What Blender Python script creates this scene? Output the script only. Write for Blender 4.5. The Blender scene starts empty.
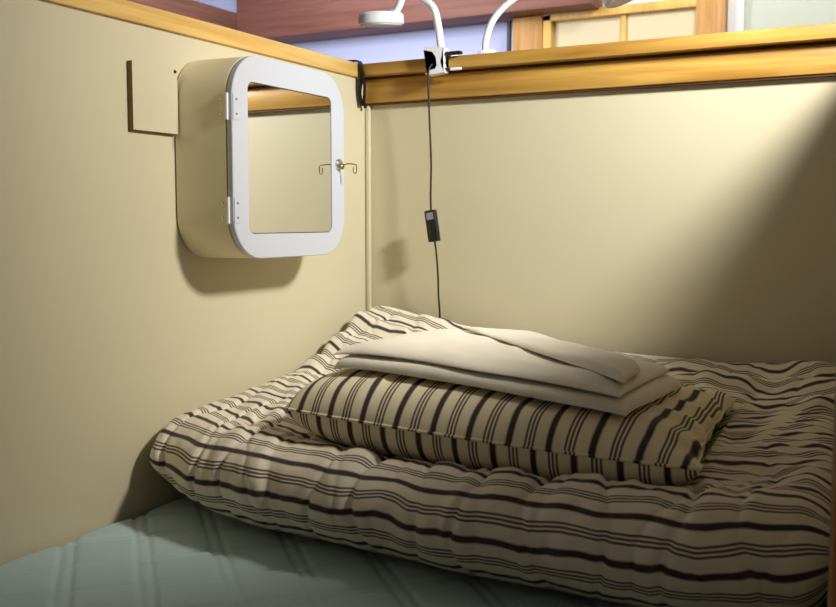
import bpy, bmesh, math, random
from mathutils import Vector, Matrix, noise

random.seed(7)
S = bpy.context.scene
COL = S.collection
PI = math.pi
BED = 1.45          # mattress top
RAIL = 2.241        # top of the partition rails


def lin(r, g, b):
    def c(v):
        v /= 255.0
        return v / 12.92 if v <= 0.04045 else ((v + 0.055) / 1.055) ** 2.4
    return (c(r), c(g), c(b), 1.0)


def sstep(a, b, x):
    t = max(0.0, min(1.0, (x - a) / (b - a)))
    return t * t * (3 - 2 * t)


def gauss(x):
    return math.exp(-x * x)


# ------------------------------------------------------------------ materials
def new_mat(name, color, rough=0.6, metal=0.0, spec=0.5):
    m = bpy.data.materials.new(name)
    m.use_nodes = True
    b = m.node_tree.nodes['Principled BSDF']
    b.inputs['Base Color'].default_value = color
    b.inputs['Roughness'].default_value = rough
    b.inputs['Metallic'].default_value = metal
    b.inputs['Specular IOR Level'].default_value = spec
    return m


def mat_paint(name, color, rough=0.5, var=0.04, spec=0.4, scale=3.0):
    m = new_mat(name, color, rough, 0, spec)
    nt = m.node_tree
    N, L = nt.nodes, nt.links
    b = N['Principled BSDF']
    tc = N.new('ShaderNodeTexCoord')
    n1 = N.new('ShaderNodeTexNoise')
    n1.inputs['Scale'].default_value = scale
    n1.inputs['Detail'].default_value = 4
    L.new(tc.outputs['Object'], n1.inputs['Vector'])
    mx = N.new('ShaderNodeMix')
    mx.data_type = 'RGBA'
    mx.inputs[6].default_value = tuple(min(1, c * (1 + var)) for c in color[:3]) + (1,)
    mx.inputs[7].default_value = tuple(c * (1 - var) for c in color[:3]) + (1,)
    L.new(n1.outputs['Fac'], mx.inputs[0])
    L.new(mx.outputs[2], b.inputs['Base Color'])
    n2 = N.new('ShaderNodeTexNoise')
    n2.inputs['Scale'].default_value = 260
    n2.inputs['Detail'].default_value = 2
    L.new(tc.outputs['Object'], n2.inputs['Vector'])
    bp = N.new('ShaderNodeBump')
    bp.inputs['Strength'].default_value = 0.06
    bp.inputs['Distance'].default_value = 0.001
    L.new(n2.outputs['Fac'], bp.inputs['Height'])
    L.new(bp.outputs['Normal'], b.inputs['Normal'])
    return m


def mat_wood(name, c1, c2, axis='x', rough=0.4, knots=True, fine=1.0, kpos=2.2):
    m = new_mat(name, c1, rough, 0, 0.45)
    nt = m.node_tree
    N, L = nt.nodes, nt.links
    b = N['Principled BSDF']
    tc = N.new('ShaderNodeTexCoord')
    mp = N.new('ShaderNodeMapping')
    sc = {'x': (1.2, 22, 22), 'y': (22, 1.2, 22), 'z': (22, 22, 1.2)}[axis]
    mp.inputs['Scale'].default_value = tuple(s * fine for s in sc)
    L.new(tc.outputs['Object'], mp.inputs['Vector'])
    n1 = N.new('ShaderNodeTexNoise')
    n1.inputs['Scale'].default_value = 2.2
    n1.inputs['Detail'].default_value = 6
    n1.inputs['Distortion'].default_value = 0.6
    L.new(mp.outputs['Vector'], n1.inputs['Vector'])
    cr = N.new('ShaderNodeValToRGB')
    cr.color_ramp.elements[0].position = 0.3
    cr.color_ramp.elements[0].color = c2
    cr.color_ramp.elements[1].position = 0.62
    cr.color_ramp.elements[1].color = c1
    L.new(n1.outputs['Fac'], cr.inputs['Fac'])
    out = cr.outputs['Color']
    if knots:
        mp2 = N.new('ShaderNodeMapping')
        k = {'x': (0.45, 1, 1), 'y': (1, 0.45, 1), 'z': (1, 1, 0.45)}[axis]
        mp2.inputs['Scale'].default_value = k
        L.new(tc.outputs['Object'], mp2.inputs['Vector'])
        v = N.new('ShaderNodeTexVoronoi')
        v.inputs['Scale'].default_value = kpos
        L.new(mp2.outputs['Vector'], v.inputs['Vector'])
        kr = N.new('ShaderNodeValToRGB')
        kr.color_ramp.elements[0].position = 0.025
        kr.color_ramp.elements[0].color = (1, 1, 1, 1)
        kr.color_ramp.elements[1].position = 0.06
        kr.color_ramp.elements[1].color = (0, 0, 0, 1)
        L.new(v.outputs['Distance'], kr.inputs['Fac'])
        mx = N.new('ShaderNodeMix')
        mx.data_type = 'RGBA'
        mx.inputs[7].default_value = tuple(c * 0.35 for c in c2[:3]) + (1,)
        L.new(kr.outputs['Color'], mx.inputs[0])
        L.new(out, mx.inputs[6])
        out = mx.outputs[2]
    L.new(out, b.inputs['Base Color'])
    bp = N.new('ShaderNodeBump')
    bp.inputs['Strength'].default_value = 0.08
    bp.inputs['Distance'].default_value = 0.001
    L.new(n1.outputs['Fac'], bp.inputs['Height'])
    L.new(bp.outputs['Normal'], b.inputs['Normal'])
    return m


def mat_stripe(name, base, dark, axis=0, period=0.05, offset=0.0, warp=0.004):
    """woven ticking: one soft broad stripe, then three thin ones, per period (UV in metres)"""
    m = new_mat(name, base, 0.85, 0, 0.2)
    nt = m.node_tree
    N, L = nt.nodes, nt.links
    b = N['Principled BSDF']
    tc = N.new('ShaderNodeTexCoord')
    sep = N.new('ShaderNodeSeparateXYZ')
    L.new(tc.outputs['UV'], sep.inputs[0])
    wn = N.new('ShaderNodeTexNoise')
    wn.inputs['Scale'].default_value = 9
    wn.inputs['Detail'].default_value = 3
    L.new(tc.outputs['UV'], wn.inputs['Vector'])
    w = N.new('ShaderNodeMath')
    w.operation = 'MULTIPLY_ADD'
    L.new(wn.outputs['Fac'], w.inputs[0])
    w.inputs[1].default_value = warp * 2
    L.new(sep.outputs[axis], w.inputs[2])
    d = N.new('ShaderNodeMath')
    d.operation = 'MULTIPLY_ADD'
    L.new(w.outputs[0], d.inputs[0])
    d.inputs[1].default_value = 1.0 / period
    d.inputs[2].default_value = offset + 40.0
    fr = N.new('ShaderNodeMath')
    fr.operation = 'FRACT'
    L.new(d.outputs[0], fr.inputs[0])
    cr = N.new('ShaderNodeValToRGB')
    r = cr.color_ramp
    r.interpolation = 'LINEAR'
    stops = [(0.0, 0)]

    def band(c, hw, e, val=1.0):
        stops.extend([(c - hw - e, 0), (c - hw, val), (c + hw, val), (c + hw + e, 0)])
    band(0.25, 0.056, 0.052, 1.0)
    for c in (0.655, 0.75, 0.845):
        band(c, 0.020, 0.014, 0.9)
    stops.append((1.0, 0))
    while len(r.elements) > 1:
        r.elements.remove(r.elements[-1])
    r.elements[0].position = 0.0
    r.elements[0].color = (0, 0, 0, 1)
    for p, v in stops[1:]:
        e = r.elements.new(p)
        e.color = (v, v, v, 1)
    L.new(fr.outputs[0], cr.inputs['Fac'])
    mx = N.new('ShaderNodeMix')
    mx.data_type = 'RGBA'
    mx.inputs[6].default_value = base
    mx.inputs[7].default_value = dark
    L.new(cr.outputs['Color'], mx.inputs[0])
    L.new(mx.outputs[2], b.inputs['Base Color'])
    # weave and soft creases
    n2 = N.new('ShaderNodeTexNoise')
    n2.inputs['Scale'].default_value = 55
    n2.inputs['Detail'].default_value = 5
    L.new(tc.outputs['UV'], n2.inputs['Vector'])
    bp = N.new('ShaderNodeBump')
    bp.inputs['Strength'].default_value = 0.35
    bp.inputs['Distance'].default_value = 0.004
    L.new(n2.outputs['Fac'], bp.inputs['Height'])
    L.new(bp.outputs['Normal'], b.inputs['Normal'])
    b.inputs['Sheen Weight'].default_value = 0.1
    return m


def mat_cloth(name, color, bump=0.3, scale=30):
    m = new_mat(name, color, 0.85, 0, 0.2)
    nt = m.node_tree
    N, L = nt.nodes, nt.links
    b = N['Principled BSDF']
    tc = N.new('ShaderNodeTexCoord')
    n2 = N.new('ShaderNodeTexNoise')
    n2.inputs['Scale'].default_value = scale
    n2.inputs['Detail'].default_value = 5
    L.new(tc.outputs['Object'], n2.inputs['Vector'])
    bp = N.new('ShaderNodeBump')
    bp.inputs['Strength'].default_value = bump
    bp.inputs['Distance'].default_value = 0.004
    L.new(n2.outputs['Fac'], bp.inputs['Height'])
    L.new(bp.outputs['Normal'], b.inputs['Normal'])
    b.inputs['Sheen Weight'].default_value = 0.1
    return m


M = {}
M['wall'] = mat_paint('cream_paint', lin(206, 195, 164), 0.45, 0.03)
M['cab'] = mat_paint('cabinet_cream_paint', lin(244, 230, 192), 0.35, 0.02)
M['white_door'] = mat_paint('white_lacquer', lin(196, 198, 206), 0.3, 0.01)
M['mirror'] = new_mat('mirror_glass', (0.9, 0.9, 0.88, 1), 0.015, 1.0)
M['dark_edge'] = new_mat('mirror_seal', lin(60, 58, 55), 0.5)
M['ply'] = mat_wood('board_edge_wood', lin(150, 104, 56), lin(110, 70, 36), 'z', 0.6, False)
M['pine_y'] = mat_wood('light_pine_along', lin(222, 184, 108), lin(198, 150, 74), 'y', 0.35, False)
M['pine_x'] = mat_wood('amber_pine_across', lin(200, 156, 76), lin(160, 112, 44), 'x', 0.35, False)
M['groove'] = mat_wood('rail_shade_wood', lin(84, 44, 18), lin(60, 30, 12), 'x', 0.6, False)  # dark brown puts the shade between and below the rail bars into the colour
M['post'] = mat_wood('amber_post_wood', lin(196, 122, 48), lin(150, 86, 30), 'z', 0.45, False)
M['beam'] = mat_wood('plum_brown_beam', lin(140, 94, 82), lin(120, 74, 62), 'x', 0.6, True, 0.8, 2.0)
M['beam_y'] = mat_wood('plum_brown_beam_along', lin(140, 98, 84), lin(116, 76, 62), 'y', 0.6, True, 0.8, 3.0)
M['frame'] = mat_wood('far_frame_pine', lin(238, 196, 108), lin(212, 162, 74), 'z', 0.5, False)
M['frame_post'] = mat_wood('far_post_pine', lin(206, 158, 92), lin(178, 124, 62), 'z', 0.5, True, 1.0, 5.0)
M['plaster'] = mat_paint('white_plaster', lin(226, 228, 234), 0.8, 0.02)
M['lavender_plaster'] = mat_paint('lavender_plaster', lin(198, 206, 242), 0.8, 0.02)
M['green_plaster'] = mat_paint('pale_green_plaster', lin(206, 214, 200), 0.8, 0.05)
M['panel_cream'] = mat_paint('cream_far_panel', lin(226, 214, 178), 0.7, 0.03)
M['floor'] = mat_wood('floorboards', lin(150, 110, 70), lin(120, 84, 50), 'y', 0.5, True, 0.6)
M['stripe_duvet'] = mat_stripe('ticking_duvet', lin(234, 222, 198), lin(70, 58, 60), 1, 0.0555, 0.15, 0.004)
M['stripe_pillow'] = mat_stripe('ticking_pillow', lin(240, 226, 190), lin(66, 53, 53), 0, 0.0548, 0.0, 0.0015)
M['sheet'] = mat_cloth('cream_sheet', lin(246, 238, 218), 0.25, 22)
M['mattress'] = mat_cloth('mint_pad', lin(184, 206, 206), 0.35, 35)
M['quilt_line'] = mat_cloth('mint_pad_stitch', lin(120, 150, 148), 0.3, 40)
M['white_plastic'] = new_mat('white_plastic', lin(240, 241, 245), 0.35)
M['black_plastic'] = new_mat('black_plastic', lin(22, 20, 20), 0.4)
M['grey_plastic'] = new_mat('grey_label', lin(140, 140, 142), 0.5)
M['red_plastic'] = new_mat('red_mark', lin(110, 40, 40), 0.4)
M['black_cord'] = new_mat('black_cord', lin(34, 28, 22), 0.5)
M['steel'] = new_mat('nickel', lin(200, 198, 190), 0.25, 1.0)
M['brass'] = new_mat('dull_brass', lin(170, 145, 95), 0.35, 1.0)
M['lens'] = new_mat('frosted_lens', lin(230, 230, 226), 0.5)


# ------------------------------------------------------------------ helpers
def mesh_obj(name, verts, faces, mats, parent=None, smooth=True, uvs=None, midx=None):
    me = bpy.data.meshes.new(name)
    me.from_pydata(verts, [], faces)
    if not isinstance(mats, (list, tuple)):
        mats = [mats]
    for m in mats:
        me.materials.append(m)
    if uvs is not None:
        uvl = me.uv_layers.new(name='UVMap')
        for lp in me.loops:
            uvl.data[lp.index].uv = uvs[lp.vertex_index]
    if smooth:
        for p in me.polygons:
            p.use_smooth = True
    if midx:
        for p in me.polygons:
            p.material_index = midx(p)
    me.update()
    o = bpy.data.objects.new(name, me)
    COL.objects.link(o)
    if parent:
        o.parent = parent
    return o


def bm_obj(name, bm, mats, parent=None, smooth=False, auto=None, midx=None):
    bmesh.ops.recalc_face_normals(bm, faces=bm.faces)
    me = bpy.data.meshes.new(name)
    bm.to_mesh(me)
    bm.free()
    if not isinstance(mats, (list, tuple)):
        mats = [mats]
    for m in mats:
        me.materials.append(m)
    for p in me.polygons:
        p.use_smooth = smooth
    if midx:
        for p in me.polygons:
            p.material_index = midx(p)
    if smooth and auto:
        me.set_sharp_from_angle(angle=math.radians(auto))
    o = bpy.data.objects.new(name, me)
    COL.objects.link(o)
    if parent:
        o.parent = parent
    return o


def add_box(bm, x0, x1, y0, y1, z0, z1, bev=0.0, seg=2):
    r = bmesh.ops.create_cube(bm, size=1.0)
    vs = r['verts']
    for v in vs:
        v.co = Vector(((x0 + x1) / 2 + v.co.x * (x1 - x0), (y0 + y1) / 2 + v.co.y * (y1 - y0),
                       (z0 + z1) / 2 + v.co.z * (z1 - z0)))
    if bev > 0:
        es = list({e for v in vs for e in v.link_edges})
        bmesh.ops.bevel(bm, geom=es, offset=bev, segments=seg, profile=0.5, affect='EDGES')


def box(name, x0, x1, y0, y1, z0, z1, mat, parent=None, bev=0.0, midx=None):
    bm = bmesh.new()
    add_box(bm, x0, x1, y0, y1, z0, z1, bev)
    return bm_obj(name, bm, mat, parent, smooth=bev > 0, auto=40, midx=midx)


def catmull(pts, n=10):
    P = [Vector(p) for p in pts]
    P = [P[0] * 2 - P[1]] + P + [P[-1] * 2 - P[-2]]
    out = []
    for i in range(1, len(P) - 2):
        for k in range(n):
            t = k / n
            a, b, c, d = P[i - 1], P[i], P[i + 1], P[i + 2]
            out.append(0.5 * ((2 * b) + (c - a) * t + (2 * a - 5 * b + 4 * c - d) * t * t + (3 * b - 3 * c + d - a) * t ** 3))
    out.append(P[-2])
    return out


def add_tube(bm, pts, rad, seg=12, flat=1.0, cap=True):
    """sweep a circle along pts; rad a number or list"""
    n = len(pts)
    rings = []
    ref = Vector((0, 0, 1))
    t0 = (pts[1] - pts[0]).normalized()
    if abs(t0.dot(ref)) > 0.9:
        ref = Vector((1, 0, 0))
    nrm = (ref - t0 * ref.dot(t0)).normalized()
    for i in range(n):
        if i == 0:
            t = t0
        elif i == n - 1:
            t = (pts[-1] - pts[-2]).normalized()
        else:
            t = (pts[i + 1] - pts[i - 1]).normalized()
        nrm = (nrm - t * nrm.dot(t)).normalized()
        bn = t.cross(nrm)
        r = rad[i] if isinstance(rad, (list, tuple)) else rad
        rings.append([bm.verts.new(pts[i] + nrm * math.cos(2 * PI * k / seg) * r + bn * math.sin(2 * PI * k / seg) * r * flat)
                      for k in range(seg)])
    for a, b in zip(rings, rings[1:]):
        for k in range(seg):
            bm.faces.new((a[k], a[(k + 1) % seg], b[(k + 1) % seg], b[k]))
    if cap:
        bm.faces.new(rings[0][::-1])
        bm.faces.new(rings[-1])


def tube(name, pts, rad, mat, parent=None, seg=12, n=10, flat=1.0):
    bm = bmesh.new()
    add_tube(bm, catmull(pts, n), rad, seg, flat)
    return bm_obj(name, bm, mat, parent, True, 50)


def add_lathe(bm, prof, origin, axis, seg=32):
    """prof list of (radius, height along axis)"""
    ax = Vector(axis).normalized()
    ref = Vector((0, 0, 1)) if abs(ax.z) < 0.9 else Vector((1, 0, 0))
    u = (ref - ax * ref.dot(ax)).normalized()
    w = ax.cross(u)
    o = Vector(origin)
    rings = []
    for r, h in prof:
        if r < 1e-6:
            rings.append([bm.verts.new(o + ax * h)])
        else:
            rings.append([bm.verts.new(o + ax * h + (u * math.cos(2 * PI * k / seg) + w * math.sin(2 * PI * k / seg)) * r) for k in range(seg)])
    for a, b in zip(rings, rings[1:]):
        for k in range(seg):
            k2 = (k + 1) % seg
            if len(a) == 1 and len(b) > 1:
                bm.faces.new((a[0], b[k], b[k2]))
            elif len(b) == 1 and len(a) > 1:
                bm.faces.new((a[k], b[0], a[k2]))
            elif len(a) > 1:
                bm.faces.new((a[k], a[k2], b[k2], b[k]))


def lathe(name, prof, origin, axis, mat, parent=None, seg=32, auto=35):
    bm = bmesh.new()
    add_lathe(bm, prof, origin, axis, seg)
    return bm_obj(name, bm, mat, parent, True, auto)


def empty(name, loc):
    o = bpy.data.objects.new(name, None)
    o.location = loc
    o.empty_display_size = 0.05
    COL.objects.link(o)
    return o


def part(o, root):
    """parent o (built in world space) under root, keeping it in place"""
    o.parent = root
    def world(q):
        b = Matrix.LocRotScale(q.location, q.rotation_euler, q.scale)
        return world(q.parent) @ q.matrix_parent_inverse @ b if q.parent else b
    o.matrix_parent_inverse = world(root).inverted()
    return o


def tag(o, label=None, cat=None, group=None, kind=None):
    if label:
        o['label'] = label
    if cat:
        o['category'] = cat
    if group:
        o['group'] = group
    if kind:
        o['kind'] = kind
    return o


def struct(o, label=None):
    o['kind'] = 'structure'
    if label:
        o['label'] = label
    return o


# ------------------------------------------------------------------ room shell
RX0, RX1, RY0, RY1, RZ = -3.2, 2.9, -1.7, 4.6, 3.5
struct(box('floor', RX0, RX1, RY0, RY1, -0.06, 0.0, M['floor']))
struct(box('ceiling', RX0, RX1, RY0, RY1, RZ, RZ + 0.06, M['plaster']))
struct(box('wall_far', RX0, 0.273, RY1, RY1 + 0.08, 0, RZ, M['lavender_plaster']))
struct(box('wall_far_right', 0.273, RX1, RY1, RY1 + 0.08, 0, RZ, M['green_plaster']))
struct(box('wall_room_left', RX0 - 0.08, RX0, RY0, RY1, 0, RZ, M['plaster']))
struct(box('wall_room_right', RX1, RX1 + 0.08, RY0, RY1, 0, RZ, M['plaster']))
struct(box('wall_near', RX0, RX1, RY0 - 0.08, RY0, 0, RZ, M['plaster']))

# exposed beams beyond the bunk
struct(box('trim_1', -2.235, -0.28, 4.40, 4.585, 2.862, 3.44, M['beam'], bev=0.006))
struct(box('trim_2', -2.36, -2.235, 0.4, 4.585, 2.78, 3.012, M['beam_y'], bev=0.006))

# pale pine framework on the far wall
fr = empty('wooden_frame', (-0.2, 4.55, 0.0))
tag(fr, 'pine frame with two cream panels on the far wall, seen above the back rail', 'frame')
FY0, FY1 = 4.52, 4.598
part(box('frame_post', -0.699, -0.552, FY0, FY1, 0.0, 2.86, M['frame_post'], bev=0.004), fr)
part(box('frame_post', 0.152, 0.274, FY0, FY1, 0.0, 2.99, M['frame_post'], bev=0.004), fr)
part(box('frame_jamb', -0.552, -0.512, FY0 + .01, FY1, 0.0, 2.86, M['frame'], bev=0.003), fr)
part(box('frame_header', -0.552, 0.152, FY0 + .01, FY1, 2.832, 2.872, M['frame'], bev=0.003), fr)
part(box('mullion', -0.186, -0.164, FY0 + .03, FY1, 0.0, 2.832, M['frame'], bev=0.003), fr)
part(box('panel', -0.512, -0.186, 4.575, FY1, 0.0, 2.832, M['panel_cream']), fr)
part(box('panel', -0.164, 0.152, 4.565, FY1, 0.0, 2.832, M['panel_cream']), fr)
part(box('transom_panel', -0.552, 0.152, 4.575, FY1, 2.872, 2.99, M['plaster']), fr)

# white strip of trim and dark conduit on the far wall
struct(box('trim_3', 0.276, 0.345, 4.57, 4.598, 0, 3.3, M['plaster'], bev=0.003))
cd = tube('power_conduit', [(-0.722, 4.535, 0.0), (-0.720, 4.535, 1.2), (-0.724, 4.535, 2.4), (-0.721, 4.535, 2.85)], 0.011, M['black_plastic'])
tag(cd, 'thin black conduit running up beside the far pine post', 'cable')

# ------------------------------------------------------------------ bunk shell
struct(box('wall_left', -0.03, 0.0, -0.05, 2.03, 0.0, 2.211, M['wall']))
struct(box('wall_back', 0.0, 1.03, 2.0, 2.03, 0.0, 2.205, M['wall']))
struct(box('wall_right', 1.03, 1.06, 1.05, 2.03, 0.0, 2.211, M['wall']))
# rails
struct(box('trim_4', -0.036, 0.008, -0.05, 1.962, 2.211, RAIL, M['pine_y'], bev=0.003))
bm = bmesh.new()
add_box(bm, -0.036, 1.066, 1.962, 2.036, 2.2155, RAIL, 0.003)       # upper bar
struct(bm_obj('trim_5', bm, M['pine_x'], smooth=True, auto=40))
struct(box('trim_6', 0.001, 1.029, 1.983, 1.9995, 2.160, 2.2105, M['pine_x'], bev=0.004))
struct(box('trim_7', 0.001, 1.029, 1.9855, 2.03, 2.2107, 2.2153, M['groove']))  # gap between the bars, its shade painted dark
struct(box('trim_8', 1.024, 1.066, 1.0, 1.962, 2.211, RAIL, M['pine_y'], bev=0.003))
struct(box('trim_12', 0.012, 1.029, 1.9875, 1.9995, 2.1565, 2.1598, M['groove']))  # dark strip painted in as the shadow line under the lower bar
# corner bead
struct(box('trim_9', 0.001, 0.011, 1.9885, 1.9995, BED + 0.01, 2.156, M['wall'], bev=0.0025))
# platform under the mattress and the entrance post
struct(box('bunk_platform', 0.0, 1.03, -0.05, 1.9995, 1.29, 1.345, M['pine_x'], bev=0.003))
struct(box('trim_10', 1.0365, 1.095, 0.99, 1.048, 0.0, RAIL + 0.0, M['post'], bev=0.005))
struct(box('trim_11', 1.031, 1.055, -0.05, 0.988, 1.24, 1.42, M['pine_y'], bev=0.004))

# ------------------------------------------------------------------ mattress with quilted cover
def mattress():
    x0, x1, y0, y1 = 0.004, 1.026, -0.04, 1.984
    nx, ny = 320, 600
    s0, sp, gap = 0.8096, 0.1016, 0.0085
    r = 0.03

    def groove(x, y):
        d = 0.0
        for s in ((x + y) / math.sqrt(2), (y - x) / math.sqrt(2) + 0.02):
            k = (s - s0) / sp
            f = (k - round(k)) * sp
            d += gauss((f - gap) / 0.0034) + gauss((f + gap) / 0.0034)
        return min(d, 1.3)

    def puff(x, y):
        a = ((x + y) / math.sqrt(2) - s0) / sp
        b = ((y - x) / math.sqrt(2) + 0.02 - s0) / sp
        return abs(math.sin(PI * a)) ** 0.5 * abs(math.sin(PI * b)) ** 0.5
    verts, faces = [], []
    for j in range(ny + 1):
        y = y0 + (y1 - y0) * j / ny
        for i in range(nx + 1):
            x = x0 + (x1 - x0) * i / nx
            e = min((x - x0) * 4, x1 - x, y - y0, y1 - y)
            z = BED - 0.0040 + 0.0034 * puff(x, y) - 0.0032 * groove(x, y) + 0.0015 * noise.noise(Vector((x * 9, y * 9, 0)))
            z = min(z, BED)
            if e < r:
                q = 1 - e / r
                z -= r * (1 - math.sqrt(max(0, 1 - q * q)))
            verts.append((x, y, z))
    W = nx + 1
    for j in range(ny):
        for i in range(nx):
            a = j * W + i
            faces.append((a, a + 1, a + W + 1, a + W))
    border = [i for i in range(W)] + [j * W + nx for j in range(1, ny + 1)] + \
             [ny * W + i for i in range(nx - 1, -1, -1)] + [j * W for j in range(ny - 1, 0, -1)]
    base = len(verts)
    for b in border:
        v = verts[b]
        verts.append((v[0], v[1], 1.3455))
    n = len(border)
    for k in range(n):
        a, b = border[k], border[(k + 1) % n]
        faces.append((b, a, base + k, base + (k + 1) % n))
    faces.append(tuple(base + k for k in range(n - 1, -1, -1)))
    return mesh_obj('mattress', verts, faces, M['mattress'])


tag(mattress(), 'mint green mattress with diagonal quilting under the striped bedding', 'mattress')

# ------------------------------------------------------------------ pillow
PC = Vector((0.567, 1.492))
PANG = math.radians(-0.5)
PL, PW = 0.303, 0.195


def pil_local(x, y):
    dx, dy = x - PC.x, y - PC.y
    c, s = math.cos(-PANG), math.sin(-PANG)
    a, b = (dx * c - dy * s) / PL, (dx * s + dy * c) / PW
    if b < 0:
        b /= 1 + 0.082 * (1 - min(1, a * a))        # bowed front edge
    if a > 0:
        bb = max(-1, min(1, b))
        a = (a + 0.03 / PL * (bb + 1) / 2 * sstep(0, 1, a)) / (1 - 0.05 * (1 - bb * bb))
    return a, b


def pil_mid(a, b):
    return 1.632 - 0.009 * a + 0.004 * b + 0.010 * sstep(0.8, 1.0, a) * sstep(0.4, 1, b)


def pil_h(a, b):
    a, b = min(1, abs(a)), min(1, abs(b))
    return (1 - a ** 5.0) ** 0.5 * (1 - b ** 7.0) ** 0.78


def pil_hb(a, b):
    a, b = min(1, abs(a)), min(1, abs(b))
    return ((1 - a ** 5.0) * (1 - b ** 9.0)) ** 0.45


def pil_top(x, y):
    a, b = pil_local(x, y)
    if abs(a) > 1 or abs(b) > 1:
        return 0
    return pil_mid(a, b) + (0.051 - 0.012 * a) * pil_h(a, b)


def pil_bot(x, y):
    a, b = pil_local(x, y)
    aa, bb = max(-1, min(1, a)), max(-1, min(1, b))
    d = max(abs(a), abs(b))
    z = pil_mid(aa, bb) - 0.056 * pil_hb(aa, bb)
    if d > 1:
        z += (d - 1) * 1.6
    return z


def pillow():
    na, nb = 150, 110
    verts, faces, uvs = [], [], []
    idx = {}
    c, s = math.cos(PANG), math.sin(PANG)
    for side in (1, -1):
        for j in range(nb + 1):
            tb = -1 + 2 * j / nb
            b = math.sin(tb * PI / 2)
            for i in range(na + 1):
                ta = -1 + 2 * i / na
                a = math.sin(ta * PI / 2)
                edge = i in (0, na) or j in (0, nb)
                if side < 0 and edge:
                    idx[(side, i, j)] = idx[(1, i, j)]
                    continue
                lx = PL * a * (1 - 0.05 * (1 - b * b) * abs(a) ** 4 * (1 if a > 0 else 0.3)) * (1 - 0.045 * abs(b) ** 6 * (1 if a < 0 else 0.0))
                ly = PW * b + 0.016 * (1 - a * a) * b * abs(b) ** 2 * (1 if b < 0 else -0.3)
                h = pil_h(a, b) if side > 0 else pil_hb(a, b)
                z = pil_mid(a, b) + (side * ((0.051 - 0.012 * a) if side > 0 else 0.056)) * h
                # ear wrinkles at the right end, soft creases elsewhere
                wr = sstep(0.62, 0.98, a)
                rr = math.sin(b * 17 + 3.0 * noise.noise(Vector((a * 4, b * 3, 5))))
                dz = 0.0035 * wr * rr * (0.3 + h)
                dz += 0.0035 * noise.noise(Vector((a * 5, b * 4, 2))) * h
                dz += 0.0045 * gauss((a + 0.25 - 0.35 * b) / 0.035) * sstep(-1, -0.2, -b) * h * side
                # pinch line just behind the front seam
                if side > 0:
                    z += dz
                else:
                    z += min(dz, 0) * 0 + 0.0
                lx += 0.002 * wr * rr - 0.03 * (b + 1) / 2 * sstep(0, 1, a)
                x = PC.x + lx * c - ly * s
                y = PC.y + lx * s + ly * c
                idx[(side, i, j)] = len(verts)
                verts.append((x, y, z))
                # under side shifted so that the stripes break at the seam
                uvs.append((lx + 0.004 * noise.noise(Vector((a * 3, b * 3, 9))) + (0.0 if side > 0 else 0.0), ly))
    for side in (1, -1):
        for j in range(nb):
            for i in range(na):
                q = (idx[(side, i, j)], idx[(side, i + 1, j)], idx[(side, i + 1, j + 1)], idx[(side, i, j + 1)])
                faces.append(q if side > 0 else q[::-1])
    root = mesh_obj('pillow', verts, faces, M['stripe_pillow'], uvs=uvs)
    uvl = root.data.uv_layers[0]
    for p in root.data.polygons:
        if p.index >= na * nb:                     # the under panel's stripes break at the seam
            for li in p.loop_indices:
                uvl.data[li].uv.x += 0.021
    # seam piping round the edge
    loop = [idx[(1, i, 0)] for i in range(0, na, 3)] + [idx[(1, na, j)] for j in range(0, nb, 3)] + \
           [idx[(1, i, nb)] for i in range(na, 0, -3)] + [idx[(1, 0, j)] for j in range(nb, 0, -3)]
    pts = [Vector(verts[k]) for k in loop]
    pts.append(pts[0])
    bm = bmesh.new()
    add_tube(bm, pts, 0.0022, 8, cap=False)
    me_o = bm_obj('seam', bm, M['stripe_pillow'], None, True)
    uvl = me_o.data.uv_layers.new(name='UVMap')
    for lp in me_o.data.loops:
        v = me_o.data.vertices[lp.vertex_index].co
        a, b = pil_local(v.x, v.y)
        uvl.data[lp.index].uv = (a * PL, b * PW)
    part(me_o, root)
    return root


tag(pillow(), 'striped pillow lying on the folded duvet beneath the cream sheets', 'pillow')

# ------------------------------------------------------------------ duvet
PUCK = []
xk = 0.062
while xk < 1.0:
    # stitched channel, then a looser crease or two beside it
    PUCK.append((xk, random.uniform(0.007, 0.010), random.uniform(0.0045, 0.0065), random.uniform(-0.10, 0.10)))
    PUCK.append((xk + random.uniform(0.02, 0.06), random.uniform(0.003, 0.006), random.uniform(0.008, 0.014), random.uniform(-0.5, 0.3)))
    if random.random() < 0.6:
        PUCK.append((xk + random.uniform(0.01, 0.07), random.uniform(0.003, 0.005), random.uniform(0.004, 0.007), random.uniform(-0.6, 0.5)))
    xk += random.uniform(0.074, 0.088)


def duvet_front(x):
    return 1.275 - 0.065 * sstep(0.0, 0.30, x) - 0.028 * sstep(0.3, 0.65, x) + 0.045 * sstep(0.86, 1.0, x)


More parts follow.
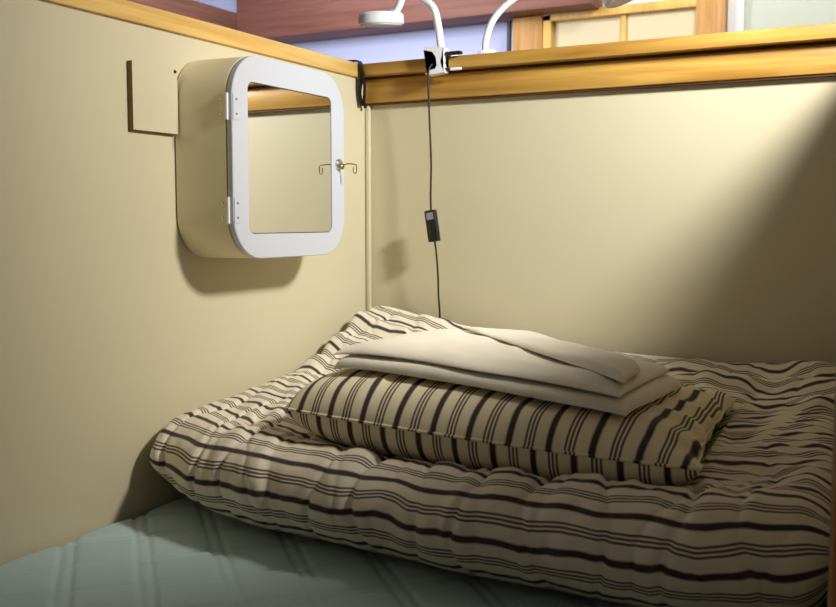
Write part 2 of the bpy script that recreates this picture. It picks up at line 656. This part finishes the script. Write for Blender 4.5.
def duvet_top(x, y):
    z = 1.597 + 0.026 * sstep(1.35, 1.66, y) + 0.032 * sstep(1.66, 1.93, y)
    z += 0.012 * sstep(0.7, 0.95, x) * sstep(1.85, 1.97, y)
    z += 0.062 * gauss((x - 0.04) / 0.17) * sstep(1.66, 1.96, y)
    z += 0.020 * gauss((x - 0.28) / 0.16) * sstep(1.72, 1.95, y)
    z -= 0.010 * gauss((y - (1.735 + 0.25 * x)) / 0.022) * gauss(x / 0.22)
    z += 0.010 * gauss((y - (1.69 + 0.25 * x)) / 0.03) * gauss(x / 0.22)
    # gathers beside the pillow's right end
    g = sstep(0.78, 0.88, x) * (1 - sstep(1.72, 1.8, y)) * sstep(1.28, 1.4, y)
    ph = (y - 1.55) * (1 - 0.6 * (x - 0.9)) / 0.030 + 0.5 * noise.noise(Vector((x * 4, y * 6, 3)))
    z += 0.0018 * g * math.sin(2 * PI * ph)
    z += 0.013 * gauss((y - (1.70 + 0.30 * (x - 0.88))) / 0.018) * sstep(0.8, 0.86, x) * (1 - sstep(0.95, 0.985, x))
    # long soft folds along the top
    z += 0.006 * math.sin(2 * PI * (y + 0.05 * noise.noise(Vector((x * 3, y * 2, 8)))) / 0.085) * sstep(1.62, 1.75, y)
    z += 0.008 * noise.noise(Vector((x * 7, y * 9, 1.3)))
    # bunched cloth just in front of the pillow
    bn = gauss((y - 1.30) / 0.05)
    z += 0.007 * bn * noise.noise(Vector((x * 16 + y * 14, y * 40, 6.0))) + 0.004 * bn * noise.noise(Vector((x * 38, y * 50, 2.0)))
    return z


def duvet():
    X0, X1 = 0.006, 1.024
    YB, ZB, ZC = 1.978, BED + 0.0015, 1.530
    nx, nt = 300, 230
    RE = 0.040
    # reference parameter sections (share of rings)
    n_bot, n_front, n_top, n_back = 30, 70, 112, 18
    verts, faces, uvs = [], [], []
    for i in range(nx + 1):
        tx = i / nx
        x = X0 + (X1 - X0) * (0.5 - 0.5 * math.cos(PI * tx)) if False else X0 + (X1 - X0) * tx
        # cluster the ends
        e0 = x - X0
        e1 = X1 - x
        yf = duvet_front(x)
        ra, rb = 0.105, 0.125
        ring = []
        # bottom: back -> front
        for k in range(n_bot):
            t = k / n_bot
            ring.append([YB - 0.03 + (yf + rb - YB + 0.03) * t, ZB, 0, 'b'])
        # front fold
        ztf = duvet_top(x, yf + ra)
        for k in range(n_front):
            t = k / n_front
            th = -PI / 2 + PI * t
            if th < 0:
                yy = yf + rb - rb * math.cos(th)
                zz = ZC + (ZC - ZB) * math.sin(th)
            else:
                yy = yf + ra - ra * math.cos(th)
                zz = ZC + (ztf - ZC) * math.sin(th)
            ring.append([yy, zz, math.cos(th), 'f'])
        for k in range(n_top):
            t = k / n_top
            yy = yf + ra + (YB - 0.022 - yf - ra) * t
            ring.append([yy, duvet_top(x, yy), 0, 't'])
        ztb = duvet_top(x, YB - 0.022)
        for k in range(n_back + 1):
            t = k / n_back
            th = PI / 2 - PI * t
            zm = (ztb + ZB) / 2
            ring.append([YB - 0.022 + 0.022 * math.cos(th) ** 0.6 if math.cos(th) > 0 else YB - 0.022, zm + (ztb - zm) * math.sin(th), 0, 'k'])
        # arc length before any shrinking
        acc = 0.0
        prev = None
        for p in ring:
            if prev:
                acc += math.hypot(p[0] - prev[0], p[1] - prev[1])
            p.append(acc)
            prev = p
        # shift so that the front fold carries v = 0
        kf = n_bot + n_front // 2
        v0 = ring[kf][4]
        g0 = 1.0
        RL = RE * 1.0
        if e0 < RL:
            q = 1 - e0 / RL
            g0 = math.sqrt(max(0.0, 1 - q * q))
        if e1 < 0.05:
            q = 1 - e1 / 0.05
            g0 = min(g0, math.sqrt(max(0.0, 1 - q * q)))
        for p in ring:
            y, z, fr_, reg, v = p
            v -= v0
            # puckers across the stripes
            dep = 0.0
            for (px, pd, pw, sl) in PUCK:
                u = (x - px - sl * (v + 0.0) - 0.012 * math.sin(v * 24 + px * 50)) / pw
                if abs(u) < 3:
                    dep += pd * gauss(u)
            if reg == 'f':
                amt = 1.0
            elif reg == 't':
                amt = 0.25 + 0.75 * (1 - sstep(0.12, 0.3, v))
            else:
                amt = 0.0
            if reg == 'f' and z < BED + 0.03:
                amt *= max(0, (z - ZB) / 0.0285)
            dep *= amt
            nz_ = (0.009 * noise.noise(Vector((x * 11, v * 7, 4.0))) + 0.0045 * noise.noise(Vector((x * 30 + v * 8, v * 15, 1.0)))) * (1 if reg in 'ft' else 0) * min(1, max(0, (z - ZB) / 0.04))
            dsp = nz_ - dep * 0.9
            if reg == 'f':
                th_c = fr_
                y -= dsp * th_c
                z += dsp * (1 - th_c) * (1 if z > ZC else -1) * (1 if z > ZC else 0.3)
            elif reg == 't':
                z += dsp
            # ends close round
            zc = 1.545 + 0.03 * sstep(1.5, 1.95, y) if True else ZC
            yc = min(max(y, yf + 0.12), YB - 0.02)
            gz = g0
            if z < zc and e0 < 0.17:
                q = 1 - e0 / 0.17
                gz = min(g0, math.sqrt(max(0.0, 1 - q * q)))
            z = zc + (z - zc) * gz
            y = yc + (y - yc) * (0.35 + 0.65 * g0)
            z = max(z, ZB)
            # nest under the pillow
            a, b = pil_local(x, y)
            if max(abs(a), abs(b)) < 1.25 and reg in 'ft':
                lim = min(pil_bot(x + u_, y + v_) for u_, v_ in ((0, 0), (0.007, 0), (-0.007, 0), (0, 0.007), (0, -0.007))) - 0.004
                if z > lim:
                    z = lim
            y = min(y, YB)
            verts.append((x, y, z))
            vx = v
            uvs.append((x, vx + 0.008 * noise.noise(Vector((x * 18, v * 10, 7.7)))))
    R = len(ring)
    for i in range(nx):
        for k in range(R):
            k2 = (k + 1) % R
            if k2 == 0:
                continue
            a, b = i * R + k, i * R + k2
            faces.append((a, a + R, b + R, b))
    # close the underside seam
    for i in range(nx):
        a, b = i * R + R - 1, i * R
        faces.append((a, a + R, b + R, b))
    faces.append(tuple(range(R)))
    faces.append(tuple(nx * R + k for k in range(R - 1, -1, -1)))
    return mesh_obj('duvet', verts, faces, M['stripe_duvet'], uvs=uvs)


tag(duvet(), 'thick striped duvet folded across the head of the bed under the pillow', 'duvet')


# ------------------------------------------------------------------ folded sheets on the pillow
def bil(c, a, b):
    u, v = (a + 1) / 2, (b + 1) / 2
    x = (c[0][0] * (1 - u) + c[1][0] * u) * (1 - v) + (c[3][0] * (1 - u) + c[2][0] * u) * v
    y = (c[0][1] * (1 - u) + c[1][1] * u) * (1 - v) + (c[3][1] * (1 - u) + c[2][1] * u) * v
    return x, y


def slab(name, corners, bottom, thick, mat, seed=0.0, na=110, nb=80, pe=14.0, wr=0.003, parent=None, pf=None):
    """folded cloth: a thin slab with rounded folds, lying on bottom(x, y)"""
    verts, faces, idx = [], [], {}
    for side in (1, -1):
        for j in range(nb + 1):
            b = math.sin((-1 + 2 * j / nb) * PI / 2)
            for i in range(na + 1):
                a = math.sin((-1 + 2 * i / na) * PI / 2)
                edge = i in (0, na) or j in (0, nb)
                if side < 0 and edge:
                    idx[(side, i, j)] = idx[(1, i, j)]
                    continue
                x, y = bil(corners, a, b)
                h = math.sqrt(max(0, (1 - abs(a) ** (pe * 1.6)) * (1 - abs(b) ** (pf if pf and b < 0 else pe))))
                t = thick(x, y) if callable(thick) else thick
                y += 0.004 * noise.noise(Vector((x * 8, seed, b * 2))) * abs(b)
                x += 0.004 * noise.noise(Vector((seed, y * 9, a * 2))) * abs(a)
                z0 = bottom(x, y)
                w = wr * (noise.noise(Vector((x * 9 + seed, y * 14, seed))) + 0.5 * noise.noise(Vector((x * 22 + seed, y * 30, seed))))
                if side > 0:
                    z = z0 + t * (0.15 + 0.85 * h) + w * h
                else:
                    z = z0 + t * (0.15 - 0.15 * h)
                idx[(side, i, j)] = len(verts)
                verts.append((x, y, z))
    for side in (1, -1):
        for j in range(nb):
            for i in range(na):
                q = (idx[(side, i, j)], idx[(side, i + 1, j)], idx[(side, i + 1, j + 1)], idx[(side, i, j + 1)])
                faces.append(q if side > 0 else q[::-1])
    return mesh_obj(name, verts, faces, mat, parent)


def rest0(x, y):
    # cloth spans the pillow, drooping a little past its crown
    a, b = pil_local(x, y)
    a, b = max(-0.93, min(0.93, a)), max(-0.9, min(0.9, b))
    return pil_mid(a, b) + (0.051 - 0.012 * a) * pil_h(a, b) + 0.0075


LOW = [(0.330, 1.347), (0.770, 1.330), (0.785, 1.570), (0.345, 1.61)]
UPP = [(0.318, 1.356), (0.758, 1.340), (0.768, 1.560), (0.378, 1.595)]
T1 = 0.0165


def t2(x, y):
    return 0.012 + 0.003 * sstep(1.41, 1.60, y) * (1 - sstep(0.48, 0.74, x))


tag(slab('folded_sheet', LOW, rest0, T1, M['sheet'], 1.7, pe=22), 'lower folded cream sheet lying directly on the striped pillow', 'sheet', 'folded cream sheets')
up = slab('folded_sheet', UPP, lambda x, y: rest0(x, y) + T1 + 0.0022, t2, M['sheet'], 5.2, pe=12, wr=0.004, pf=7)
tag(up, 'upper folded cream sheet with a diagonal flap, on top of the stack', 'sheet', 'folded cream sheets')
FLP = [(0.435, 1.565), (0.760, 1.352), (0.756, 1.45), (0.540, 1.600)]


def tf(x, y):
    return 0.007 + 0.011 * sstep(0.55, 0.76, x)


fl = slab('flap', FLP, lambda x, y: rest0(x, y) + T1 + 0.0022 + t2(x, y) + 0.002, tf, M['sheet'], 8.1, na=90, nb=60, pe=8, wr=0.0025)
part(fl, up)

# ------------------------------------------------------------------ mirror cabinet on the left wall
def rrect(y0, y1, z0, z1, r, n=12):
    pts = []
    for (cy, cz, a0) in ((y1 - r, z1 - r, 0), (y0 + r, z1 - r, PI / 2), (y0 + r, z0 + r, PI), (y1 - r, z0 + r, 1.5 * PI)):
        for k in range(n + 1):
            a = a0 + PI / 2 * k / n
            pts.append((cy + r * math.cos(a), cz + r * math.sin(a)))
    return pts


def loft(name, rings, mat, parent=None, cap0=True, cap1=True, auto=35):
    bm = bmesh.new()
    R = [[bm.verts.new(p) for p in ring] for ring in rings]
    n = len(R[0])
    for a, b in zip(R, R[1:]):
        for k in range(n):
            bm.faces.new((a[k], a[(k + 1) % n], b[(k + 1) % n], b[k]))
    if cap0:
        bm.faces.new(R[0][::-1])
    if cap1:
        bm.faces.new(R[-1])
    return bm_obj(name, bm, mat, parent, True, auto)


CY0, CY1, CZ0, CZ1, CR = 1.395, 1.727, 1.846, 2.177, 0.072
cab = empty('mirror_cabinet', (0.056, 1.56, 1.846))
tag(cab, 'white rounded wall cabinet with a mirror door, hung on the left wall', 'cabinet')


def R3(x, inset, r=CR):
    fl = 0.009 * (1 - min(1, x / 0.098))      # the near side flares a little towards the wall
    return [(x, y, z) for y, z in rrect(CY0 + inset - fl, CY1 - inset, CZ0 + inset, CZ1 - inset, r - inset)]


body = loft('cabinet_body', [R3(0.0012, 0.002), R3(0.003, 0.0), R3(0.0985, 0.0), R3(0.0993, 0.001)], M['cab'])
# the body steps round the mounting board it hangs on
part(body, cab)
part(loft('door_gasket', [R3(0.0994, 0.003), R3(0.1006, 0.003)], M['dark_edge']), cab)
MY0, MY1, MZ0, MZ1, MR = 1.436, 1.684, 1.887, 2.133, 0.014


def Rm(x, inset):
    return [(x, y, z) for y, z in rrect(MY0 + inset, MY1 - inset, MZ0 + inset, MZ1 - inset, max(0.003, MR - inset))]


# door leaf: ring with a mirror opening
bm = bmesh.new()
rings = [R3(0.1008, 0.001), R3(0.1018, 0.0), R3(0.1106, 0.0), R3(0.1118, 0.0012), Rm(0.1118, -0.0006), Rm(0.1112, 0.0), Rm(0.1075, 0.0), Rm(0.1008, 0.0)]
RR = [[bm.verts.new(p) for p in ring] for ring in rings]
n = len(RR[0])
for a, b in zip(RR, RR[1:] + RR[:1]):
    for k in range(n):
        bm.faces.new((a[k], a[(k + 1) % n], b[(k + 1) % n], b[k]))
door = bm_obj('door', bm, M['white_door'], None, True, 35)
door['label'] = 'white glossy door frame'
part(door, cab)
part(loft('mirror_seal', [Rm(0.1012, 0.0003), Rm(0.1096, 0.0003)], M['dark_edge'], cap0=True, cap1=True), door)
part(loft('mirror', [Rm(0.1097, 0.0015), Rm(0.1103, 0.0015)], M['mirror']), door)
# latch: round rose with a key hole slot and a bent wire hook
ly, lz = 1.7065, 2.013
part(lathe('latch_rose', [(0, 0), (0.0105, 0), (0.0105, 0.0025), (0.0085, 0.0045), (0.004, 0.005), (0, 0.005)], (0.112, ly, lz), (1, 0, 0), M['steel'], None, 24), door)
part(lathe('latch_button', [(0, 0), (0.0055, 0), (0.0055, 0.004), (0.0035, 0.006), (0, 0.006)], (0.117, ly, lz - 0.004), (1, 0, 0), M['brass'], None, 20), door)
lat = tube('latch_hook', [(0.1225, ly, lz - 0.001), (0.134, ly, lz + 0.001), (0.150, ly, lz - 0.0015), (0.1515, ly, lz - 0.006), (0.1505, ly, lz - 0.0155), (0.146, ly, lz - 0.0165), (0.1445, ly, lz - 0.012), (0.1445, ly, lz - 0.0055)], 0.0011, M['brass'], None, 8, 8)
part(lat, door)


def hinge(zc):
    h = lathe('hinge', [(0, -0.0215), (0.0022, -0.021), (0.0022, 0.021), (0, 0.0215)], (0.1035, CY0 - 0.0021, zc), (0, 0, 1), M['white_plastic'], None, 14)
    h['label'] = 'white painted butt hinge'
    # leaves on the body side and round the door edge
    l1 = box('hinge_leaf', 0.086, 0.1025, CY0 - 0.0011, CY0 - 0.0001, zc - 0.0205, zc + 0.0205, M['cab'])
    l2 = box('hinge_leaf', 0.1122, 0.1128, CY0 + 0.002, CY0 + 0.016, zc - 0.0205, zc + 0.0205, M['white_door'])
    part(h, cab)
    for l in (l1, l2):
        part(l, h)
    for dz in (-0.0115, 0.0115):
        part(lathe('screw', [(0, 0), (0.0021, 0.0001), (0.0017, 0.0012), (0, 0.0014)], (0.0915, CY0 - 0.0011, zc + dz), (0, -1, 0), M['steel'], None, 12), h)
        part(lathe('screw', [(0, 0), (0.0021, 0.0001), (0.0017, 0.0012), (0, 0.0014)], (0.1128, CY0 + 0.010, zc + dz), (1, 0, 0), M['steel'], None, 12), h)


hinge(2.089)
hinge(1.925)

# mounting board, cream face with bare wood edges
mb = box('mounting_board', 0.0005, 0.0105, 1.284, 1.3845, 2.048, 2.152, [M['wall'], M['ply']], bev=0.0, midx=lambda p: 0 if p.normal.x > 0.5 else 1)
tag(mb, 'small cream board with bare brown wood edges, beside the mirror cabinet', 'board')
part(lathe('screw', [(0, 0), (0.003, 0.0001), (0.0025, 0.0018), (0, 0.002)], (0.0105, 1.379, 2.147), (1, 0, 0), M['black_plastic'], None, 12), mb)

# ------------------------------------------------------------------ black strap round the rail corner
def ribbon(name, pts, w, t, wdir, mat, n=8):
    P = catmull(pts, n)
    bm = bmesh.new()
    rings = []
    for i, p in enumerate(P):
        tg = (P[min(i + 1, len(P) - 1)] - P[max(i - 1, 0)]).normalized()
        wd = Vector(wdir)
        wd = (wd - tg * wd.dot(tg)).normalized()
        nn = tg.cross(wd)
        rings.append([bm.verts.new(p + wd * a * w / 2 + nn * b * t / 2) for a, b in ((-1, -1), (1, -1), (1, 1), (-1, 1))])
    for a, b in zip(rings, rings[1:]):
        for k in range(4):
            bm.faces.new((a[k], a[(k + 1) % 4], b[(k + 1) % 4], b[k]))
    bm.faces.new(rings[0][::-1])
    bm.faces.new(rings[-1])
    return bm_obj(name, bm, mat, None, True, 40)


st = ribbon('strap', [(-0.042, 1.953, 2.205), (-0.043, 1.952, 2.238), (-0.034, 1.950, 2.2455), (0.000, 1.950, 2.2455), (0.0115, 1.951, 2.2425),
                      (0.0135, 1.953, 2.225), (0.0125, 1.954, 2.205), (0.0065, 1.957, 2.18), (0.0085, 1.963, 2.152)], 0.013, 0.003, (0, 1, 0), M['black_plastic'])
tag(st, 'black strap tied round the rail at the bunk corner', 'strap')
kn = ribbon('strap_tail', [(0.0145, 1.953, 2.228), (0.0175, 1.957, 2.212), (0.0165, 1.962, 2.19), (0.0115, 1.968, 2.165), (0.013, 1.971, 2.148)], 0.008, 0.003, (0, 1, 0.3), M['black_plastic'])
part(kn, st)

# ------------------------------------------------------------------ gooseneck clamp lamps
lamp = empty('gooseneck_lamp', (0.205, 1.96, 2.24))
tag(lamp, 'white gooseneck lamp clamped on the back rail, black cord hanging down the wall', 'lamp', 'white gooseneck lamps')
cx = 0.202
# front clip body: a waisted white cheek plate with flared top and bottom lips
bm = bmesh.new()
out = [(0.012, 0.024), (0.016, 0.022), (0.009, 0.006), (0.006, -0.004), (0.009, -0.014), (0.014, -0.026), (-0.024, -0.030), (-0.030, -0.026), (-0.022, -0.020),
       (-0.006, -0.018), (-0.002, -0.012), (-0.004, 0.004), (-0.012, 0.016), (-0.032, 0.021), (-0.031, 0.027)]


def plate(name, outline, y0, y1, mat, bev=0.0012):
    bm = bmesh.new()
    a = [bm.verts.new((cx + p[0], y0, 2.232 + p[1])) for p in outline]
    b = [bm.verts.new((cx + p[0], y1, 2.232 + p[1])) for p in outline]
    n = len(a)
    bm.faces.new(a)
    bm.faces.new(b[::-1])
    for k in range(n):
        bm.faces.new((a[k], b[k], b[(k + 1) % n], a[(k + 1) % n]))
    bmesh.ops.triangulate(bm, faces=[f for f in bm.faces if len(f.verts) > 4])
    return bm_obj(name, bm, mat, None, False)


part(plate('clamp_body', out, 1.938, 1.9605, M['white_plastic']), lamp)
part(plate('clamp_grip', [(-0.029, 0.0195), (-0.013, 0.0145), (-0.0045, 0.004), (-0.003, -0.011), (-0.007, -0.0165), (-0.018, -0.019), (-0.019, -0.004), (-0.022, 0.008)], 1.942, 1.9605, M['black_plastic']), lamp)
ring_pts = [(cx - 0.010 + 0.0075 * math.cos(a), 1.9405, 2.225 + 0.010 * math.sin(a)) for a in [k * PI / 8 for k in range(17)]]
part(tube('spring', ring_pts, 0.0013, M['white_plastic'], None, 8, 4), lamp)
# jaw arms running along and over the rail
part(box('jaw', cx + 0.008, cx + 0.046, 1.946, 1.9605, 2.2415, 2.2475, M['black_plastic'], bev=0.0015), lamp)
part(box('jaw', cx - 0.014, cx + 0.016, 1.9625, 2.012, 2.2415, 2.2490, M['white_plastic'], bev=0.002), lamp)
part(lathe('clamp_pin', [(0, 0), (0.0036, 0), (0.0036, 0.012), (0, 0.012)], (cx + 0.010, 1.953, 2.213), (1, 0, 0), M['black_plastic'], None, 14), lamp)
part(lathe('clamp_pin', [(0, 0), (0.003, 0), (0.003, 0.022), (0.002, 0.024), (0, 0.024)], (cx + 0.022, 1.953, 2.213), (1, 0, 0), M['white_plastic'], None, 14), lamp)
neck = [(cx - 0.008, 1.974, 2.247), (cx - 0.012, 1.974, 2.275), (cx - 0.018, 1.975, 2.31), (cx - 0.030, 1.976, 2.345), (0.140, 1.977, 2.372),
        (0.122, 1.976, 2.396), (0.108, 1.975, 2.400), (0.101, 1.975, 2.388), (0.098, 1.975, 2.366), (0.088, 1.975, 2.347), (0.074, 1.975, 2.341)]
part(tube('gooseneck', neck, 0.0078, M['white_plastic'], None, 16, 10), lamp)
hd = lathe('lamp_head', [(0, 0.014), (0.030, 0.0138), (0.044, 0.011), (0.048, 0.006), (0.048, -0.010), (0.0455, -0.0125), (0, -0.0125)], (0.050, 1.975, 2.333), (0.04, -0.10, 1), M['white_plastic'], None, 40)
part(hd, lamp)
part(lathe('lens', [(0, -0.0125), (0.043, -0.0125), (0.043, -0.0145), (0, -0.0145)], (0.050, 1.975, 2.333), (0.04, -0.10, 1), M['lens'], None, 40), hd)
cord = [(cx - 0.012, 1.938, 2.224), (cx - 0.017, 1.934, 2.214), (cx - 0.0195, 1.935, 2.195), (cx - 0.0195, 1.940, 2.12), (cx - 0.0175, 1.944, 2.03), (cx - 0.019, 1.945, 1.962), (cx - 0.018, 1.945, 1.928)]
part(tube('cord', cord, 0.0021, M['black_cord'], None, 8, 10), lamp)
cord2 = [(cx - 0.0095, 1.945, 1.868), (cx - 0.0065, 1.946, 1.845), (cx - 0.004, 1.949, 1.80), (cx - 0.009, 1.962, 1.755), (cx - 0.017, 1.983, 1.722), (cx - 0.020, 1.992, 1.690), (cx - 0.020, 1.993, 1.660)]
part(tube('cord', cord2, 0.0021, M['black_cord'], None, 8, 10), lamp)
sw = empty('inline_switch', (cx - 0.0145, 1.945, 1.898))
sw.rotation_euler = (0, math.radians(-9), 0)
swb = box('switch_body', -0.0115, 0.0115, -0.008, 0.008, -0.0325, 0.0325, M['black_plastic'], bev=0.0025)
sw_parts = [swb,
            box('switch_label', -0.0065, 0.0085, -0.0086, -0.0079, 0.013, 0.027, M['grey_plastic']),
            box('switch_rocker', -0.006, 0.006, -0.0095, -0.0075, -0.024, 0.006, M['black_plastic'], bev=0.001)]
part(sw, lamp)
for p in sw_parts:
    p.parent = sw

lamp2 = empty('gooseneck_lamp', (0.262, 2.03, 2.24))
tag(lamp2, 'white gooseneck lamp standing behind the back rail, its neck curving right', 'lamp', 'white gooseneck lamps')
bx = 0.262
part(box('clamp_body', bx - 0.018, bx + 0.018, 2.037, 2.056, 2.205, 2.262, M['white_plastic'], bev=0.004), lamp2)
part(box('jaw', bx - 0.016, bx + 0.016, 2.006, 2.0365, 2.2415, 2.2475, M['white_plastic'], bev=0.002), lamp2)
n2 = [(bx - 0.004, 2.048, 2.262), (bx - 0.002, 2.048, 2.285), (bx + 0.010, 2.049, 2.318), (bx + 0.034, 2.05, 2.345), (bx + 0.072, 2.05, 2.368),
      (bx + 0.125, 2.05, 2.392), (bx + 0.185, 2.05, 2.405), (bx + 0.235, 2.05, 2.392), (bx + 0.266, 2.05, 2.370)]
part(tube('gooseneck', n2, 0.0072, M['white_plastic'], None, 16, 10), lamp2)
hd2 = lathe('lamp_head', [(0, 0.018), (0.024, 0.0175), (0.040, 0.013), (0.046, 0.006), (0.046, -0.010), (0.043, -0.0125), (0, -0.0125)], (0.552, 2.05, 2.352), (-0.42, -0.10, 1), M['white_plastic'], None, 40)
part(hd2, lamp2)
part(lathe('lens', [(0, -0.0125), (0.041, -0.0125), (0.041, -0.0145), (0, -0.0145)], (0.552, 2.05, 2.352), (-0.42, -0.10, 1), M['lens'], None, 40), hd2)


# ------------------------------------------------------------------ light
def point(name, loc, power, rad, col):
    d = bpy.data.lights.new(name, 'POINT')
    d.energy = power
    d.shadow_soft_size = rad
    d.color = col
    o = bpy.data.objects.new(name, d)
    o.location = loc
    COL.objects.link(o)
    return o


def area(name, loc, target, power, sx, sy, col):
    d = bpy.data.lights.new(name, 'AREA')
    d.shape = 'RECTANGLE'
    d.size, d.size_y = sx, sy
    d.energy = power
    d.color = col
    o = bpy.data.objects.new(name, d)
    o.location = loc
    o.rotation_euler = (Vector(target) - Vector(loc)).to_track_quat('-Z', 'Y').to_euler()
    COL.objects.link(o)
    return o


sp = point('reading_light', (1.28, 1.46, 2.555), 84.0, 0.075, (1.0, 0.96, 0.885))
sp.data.type = 'SPOT'
sp = bpy.data.lights['reading_light']
sp.spot_size = math.radians(102)
sp.spot_blend = 1.0
bpy.data.objects['reading_light'].rotation_euler = (Vector((0.3, 1.85, 2.1)) - Vector((1.28, 1.46, 2.555))).to_track_quat('-Z', 'Y').to_euler()
sp2 = point('down_light', (1.30, 1.42, 2.60), 21.0, 0.12, (0.52, 0.79, 1.0))
sp2.data.type = 'SPOT'
sp2 = bpy.data.lights['down_light']
sp2.spot_size = math.radians(76)
sp2.spot_blend = 1.0
bpy.data.objects['down_light'].rotation_euler = (Vector((0.50, 1.95, 2.2)) - Vector((1.30, 1.42, 2.60))).to_track_quat('-Z', 'Y').to_euler()
area('room_light', (2.6, 1.5, 2.56), (0.0, 1.6, 2.1), 2.5, 0.5, 0.3, (0.93, 0.96, 1.0))
area('far_light', (-1.2, 2.95, 3.02), (-1.3, 4.6, 2.72), 30.0, 0.8, 0.5, (0.95, 0.95, 1.0))
area('far_warm_light', (0.6, 3.3, 3.4), (0.3, 4.6, 2.7), 26.0, 0.6, 0.5, (1.0, 0.95, 0.85))
area('fill_light', (1.3, -1.0, 3.3), (0.6, 1.2, 1.5), 1.2, 1.2, 0.8, (1.0, 0.86, 0.66))  # weak warm fill added behind the camera, not a known lamp

w = bpy.data.worlds.new('World')
w.use_nodes = True
w.node_tree.nodes['Background'].inputs[0].default_value = (1.0, 0.9, 0.75, 1)
w.node_tree.nodes['Background'].inputs[1].default_value = 0.05
S.world = w

# ------------------------------------------------------------------ camera
cam_d = bpy.data.cameras.new('camera')
cam_d.sensor_fit = 'HORIZONTAL'
cam_d.sensor_width = 36.0
cam_d.lens = 36.0 * 977.0 / 836.0
cam_d.clip_start = 0.02
cam = bpy.data.objects.new('camera', cam_d)
COL.objects.link(cam)
cam.location = (1.10, 0.15, BED + 0.459)
cam.rotation_euler = (math.radians(90 - 4.8558), 0, math.radians(27.7948))
cam_d.dof.use_dof = True
cam_d.dof.focus_distance = 1.62
cam_d.dof.aperture_fstop = 9.0
S.camera = cam

vs = S.view_settings
S.display_settings.display_device = 'sRGB'
vs.view_transform = 'Standard'
vs.look = 'None'
vs.exposure = 0.0
vs.gamma = 1.0
vs.use_curve_mapping = False
